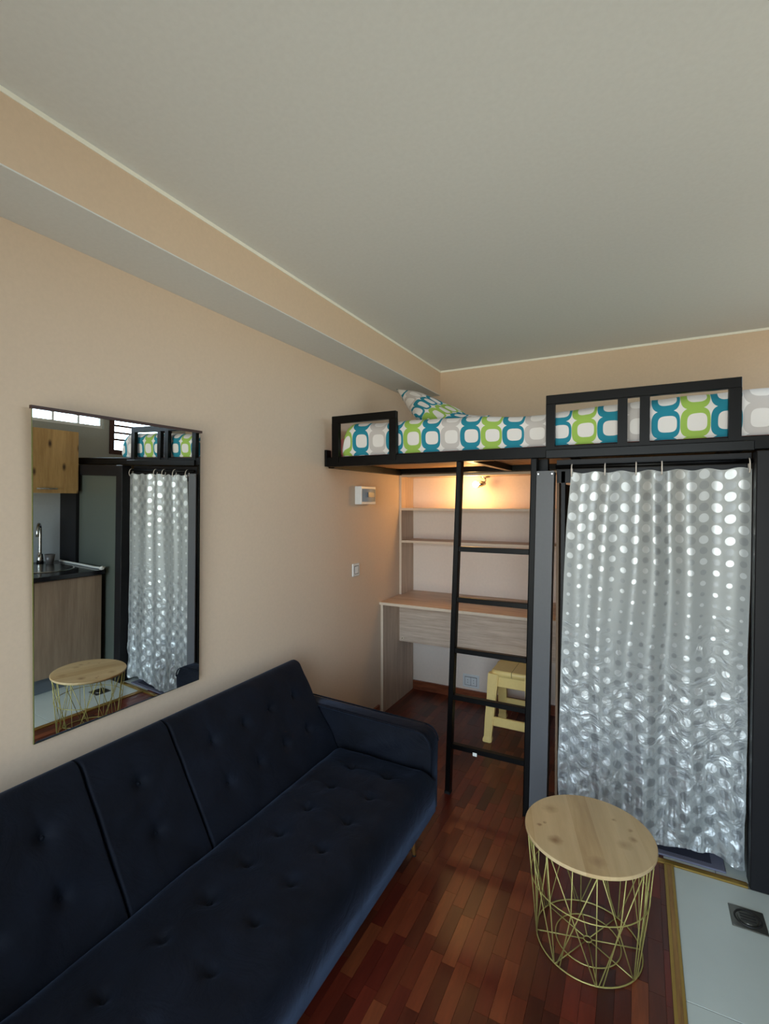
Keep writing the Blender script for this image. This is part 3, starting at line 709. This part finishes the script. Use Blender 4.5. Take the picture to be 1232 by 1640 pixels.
# ================================================================== WIRE SIDE TABLE
TX, TY, TH_, TR = 1.394, -1.6863, .3596, .196
tb = empty('side_table', (TX, TY, 0), 'round oak-topped side table with a pale gold wire basket base', 'table')
W('tabletop', lathe(bmesh.new(), [(.0005, TH_-.011), (TR-.002, TH_-.011), (TR, TH_-.009), (TR, TH_-.002), (TR-.002, TH_), (.0005, TH_)], TX, TY, 72), M['table_top'], tb, org=(TX, TY, TH_-.011))
G = M['gold_wire']; WRR = .0019
def ring(name, r, z, w_=WRR, n=48): W(name, tube(bmesh.new(), circ(TX, TY, z, r, n), w_, 6, True), G, tb, True)
ring('top_ring', .188, TH_-.014); ring('middle_ring', .176, .200); ring('base_ring', .158, .004, .0022); ring('inner_ring', .098, .004); ring('hub_ring', .012, .005, .0022, 16)
NB = 8; ph = .25
def pc(a, r, z): return (TX+r*math.cos(a), TY+r*math.sin(a), z)
for k in range(NB):
    a = 2*PI*k/NB+ph
    W('spoke', tube(bmesh.new(), [pc(a, .012, .0045), pc(a, .157, .0045)], .0018, 6), G, tb, True)
    da = PI/NB
    for s_ in (-1, 1):
        W('wire', tube(bmesh.new(), [pc(a+s_*da*1.9, .188, TH_-.014), pc(a+s_*.03, .158, .005)], .0018, 6), G, tb, True)
    W('wire', tube(bmesh.new(), [pc(a-.04, .188, TH_-.014), pc(a-.02, .158, .005)], .0018, 6), G, tb, True)
    W('wire', tube(bmesh.new(), [pc(a+da, .188, TH_-.014), pc(a+da*.9, .176, .200), pc(a+.1, .158, .005)], .0018, 6), G, tb, True)

# ================================================================== CURTAIN
rod = W('curtain_rod', tube(bmesh.new(), [(1.205, -1.125, 1.5675), (1.90, -1.125, 1.5675)], .009, 14), M['steel'], smooth=True)
fin(rod, 'thin black rod carrying the dotted curtain under the bed rail', 'rod')
ct = empty('shower_curtain', (1.57, -1.125, .02), 'silvery grey vinyl curtain with shiny dots hanging in the bathroom opening', 'curtain')
bm = bmesh.new(); uvl = bm.loops.layers.uv.new('uv'); NU, NV = 320, 200
LE = [(1.535, 1.268), (1.306, 1.250), (1.081, 1.241), (.74, 1.232), (.28, 1.222), (.02, 1.222)]
RE = [(1.54, 1.897), (1.32, 1.898), (1.13, 1.898), (.84, 1.892), (.55, 1.896), (.06, 1.890)]
def interp(T_, z):
    if z >= T_[0][0]: return T_[0][1]
    for (z0, a), (z1, b) in zip(T_, T_[1:]):
        if z >= z1: k = (z-z1)/(z0-z1); return b+(a-b)*k
    return T_[-1][1]
folds = [(.10, .8), (.235, 1.0), (.40, -1.1), (.50, .9), (.585, -1.2), (.70, .7), (.85, -.35), (.94, .4)]
def fold(u_, z):
    y = 0
    for c_, s_ in folds:
        c2 = c_+.02*math.sin(3*z+c_*9)
        y += s_*.012*math.exp(-((u_-c2)/.048)**2)
    y += .002*math.sin(u_*27+1.2*math.sin(z*1.3))
    return y
grid = []
for j in range(NV+1):
    k = j/NV; row = []
    for i in range(NU+1):
        u_ = i/NU
        ztop = 1.541+.004*math.cos(u_*40)
        zb = .032+.018*math.sin(u_*9+1)+.004*math.sin(u_*31)+.03*max(0, u_-.75)
        z = ztop+(zb-ztop)*k
        xl, xr = interp(LE, z), interp(RE, z); amp = .75+.3*(1-k)
        y = -1.128-fold(u_, z)*amp
        lowf = max(0, (k-.5)/.5)
        y -= lowf**1.3*(.016*mn.noise(Vector((u_*9, z*5, 2)))+.010*mn.noise(Vector((u_*22, z*14, 7)))+.006*abs(mn.noise(Vector((u_*40, z*30, 3)))))
        x = xl+(xr-xl)*u_+.004*math.sin(z*7)*math.sin(PI*u_)+lowf*.004*mn.noise(Vector((u_*15, z*12, 9)))
        row.append(bm.verts.new((x, min(max(y, -1.1655), -1.1085), z)))
    grid.append(row)
arcs = [0]
for i in range(NU): arcs.append(arcs[-1]+math.hypot(grid[60][i+1].co.x-grid[60][i].co.x, grid[60][i+1].co.y-grid[60][i].co.y))
for j in range(NV):
    for i in range(NU):
        f = bm.faces.new((grid[j][i], grid[j+1][i], grid[j+1][i+1], grid[j][i+1]))
        for lp, (a, b) in zip(f.loops, ((j, i), (j+1, i), (j+1, i+1), (j, i+1))): lp[uvl].uv = (arcs[b], 1.541-grid[a][b].co.z if False else 1.51*a/NV)
W('curtain_sheet', bm, M['vinyl'], ct, True)
for x in (1.271, 1.401, 1.516, 1.607, 1.889):
    pts = [(x, -1.125-.0145*math.sin(a)-.004*(1-math.cos(a)), 1.556-.026*math.cos(a)*-1-.004) for a in [2*PI*q/20 for q in range(20)]]
    W('hook', tube(bmesh.new(), pts, .0024, 6, True), M['hook_plastic'], ct, True)

# bath mat and drain
bmt = W('bath_mat', box(1.35, 1.835, -1.142, -.72, .0, .008, bev=.003), M['mat_light']); fin(bmt, 'violet grey bath mat with a darker centre behind the threshold', 'mat')
W('mat_centre', box(1.40, 1.79, -1.118, -.77, .0078, .0095), M['mat_dark'], bmt)
dr = W('floor_drain', box(1.818, 1.918, -1.401, -1.300, -.0006, .003, bev=.001, seg=1), M['drain_metal']); fin(dr, 'square steel floor drain set in the pale tile near the curtain', 'drain')
W('drain_ring', tube(bmesh.new(), circ(1.868, -1.351, .0035, .037, 28), .003, 6, True), M['dark_hole'], dr, True)
W('drain_grate', lathe(bmesh.new(), [(.0002, .003), (.030, .003), (.029, .006), (.0002, .006)], 1.868, -1.351, 24), M['drain_metal'], dr)
for k in range(3): W('slot', box(1.846, 1.89, -1.366+k*.013, -1.361+k*.013, .0058, .0065), M['dark_hole'], dr)

# ================================================================== KITCHEN (seen in the mirror)
KY0, KY1 = -2.55, -1.205
kb = empty('base_cabinet', (2.42, -1.9, 0), 'grey oak kitchen base cabinets on the right wall, reflected in the mirror', 'cabinet')
W('body', box(2.128, RX-.002, KY0, KY1, .105, .788), M['cab'], kb)
W('plinth', box(2.150, RX-.002, KY0, KY1, 0, .105), plain('grey plinth', srgb(104, 112, 120), .5), kb)
for a, b in ((KY1-.0015, -1.655), (-1.658, -2.10), (-2.103, KY0+.0015)):
    d_ = W('door', box(2.110, 2.1275, b, a, .112, .780), M['cab'], kb)
    if a < KY1-.01: W('handle', box(2.095, 2.108, (a+b)/2-.06, (a+b)/2+.06, .745, .755), M['chrome'], d_)
wt = W('worktop', box(2.082, RX-.002, KY0-.01, KY1+.008, .790, .822, bev=.002, seg=1), M['counter']); fin(wt, 'glossy black kitchen worktop on the grey oak cabinets', 'worktop')
sk = W('kitchen_sink', lathe(bmesh.new(), [(.0005, .8225), (.155, .8225), (.20, .8225), (.205, .826), (.195, .828), (.175, .8265), (.12, .824), (.0005, .8235)], 2.42, -1.47, 40), M['chrome'], smooth=True); fin(sk, 'round stainless steel sink set in the black worktop', 'sink')
fa = empty('faucet', (2.655, -1.37, .822), 'tall chrome swan-neck faucet behind the round sink', 'faucet')
W('body', lathe(bmesh.new(), [(.0005, .8225), (.024, .8225), (.022, .86), (.018, .90), (.0005, .90)], 2.655, -1.37, 20), M['chrome'], fa, True)
pts = [(2.655, -1.37, .88+.02*k) for k in range(10)]+[(2.655-.055+.055*math.cos(a), -1.37-.035+.035*math.cos(a), 1.07+.065*math.sin(a)) for a in [PI*q/10 for q in range(1, 11)]]+[(2.545, -1.44, 1.045)]
W('spout', tube(bmesh.new(), pts, .011, 12), M['chrome'], fa, True)
bm = bmesh.new(); bar(bm, (2.63, -1.385, .90), (2.585, -1.41, .915), .012, .008, .002); W('lever', bm, M['chrome'], fa)
sc_ = W('soap_cup', lathe(bmesh.new(), [(.0005, .8225), (.024, .8225), (.036, .90), (.033, .90), (.022, .83), (.0005, .829)], 2.585, -1.335, 20), M['soap'], smooth=True); fin(sc_, 'smoky grey plastic cup beside the faucet', 'cup')
cl = W('edge_cloth', tube(bmesh.new(), [(2.66, -1.225, .832), (2.60, -1.222, .829), (2.40, -1.219, .831), (2.2, -1.216, .829), (2.12, -1.214, .832), (2.086, -1.214, .832)], .0085, 10), M['cloth'], smooth=True); fin(cl, 'rolled white cloth strip lying along the worktop end', 'cloth')
bm = bmesh.new(); bmesh.ops.create_icosphere(bm, subdivisions=3, radius=.02)
for v_ in bm.verts: v_.co *= 1+.35*mn.noise(v_.co*60); v_.co.z *= .7
bmesh.ops.translate(bm, verts=bm.verts, vec=(2.088, -1.218, .836)); W('knot', bm, M['cloth'], cl, True)
W('backsplash', box(RX-.006, RX-.0005, KY0, -1.18, .823, 1.41), M['backsplash'], kind='structure')
uc = empty('wall_cabinet', (2.6, -1.9, 1.385), 'knotty oak wall cabinet above the sink, reflected in the mirror', 'cabinet')
W('body', box(2.468, RX-.002, KY0, -1.20, 1.386, 1.850), M['pine'], uc)
for a, b in ((-1.2015, -1.65), (-1.653, -2.10), (-2.103, KY0+.0015)):
    d_ = W('door', box(2.450, 2.467, b, a, 1.376, 1.848), M['pine'], uc)
    W('handle', box(2.436, 2.446, (a+b)/2-.07, (a+b)/2+.07, 1.405, 1.413), M['chrome'], d_)
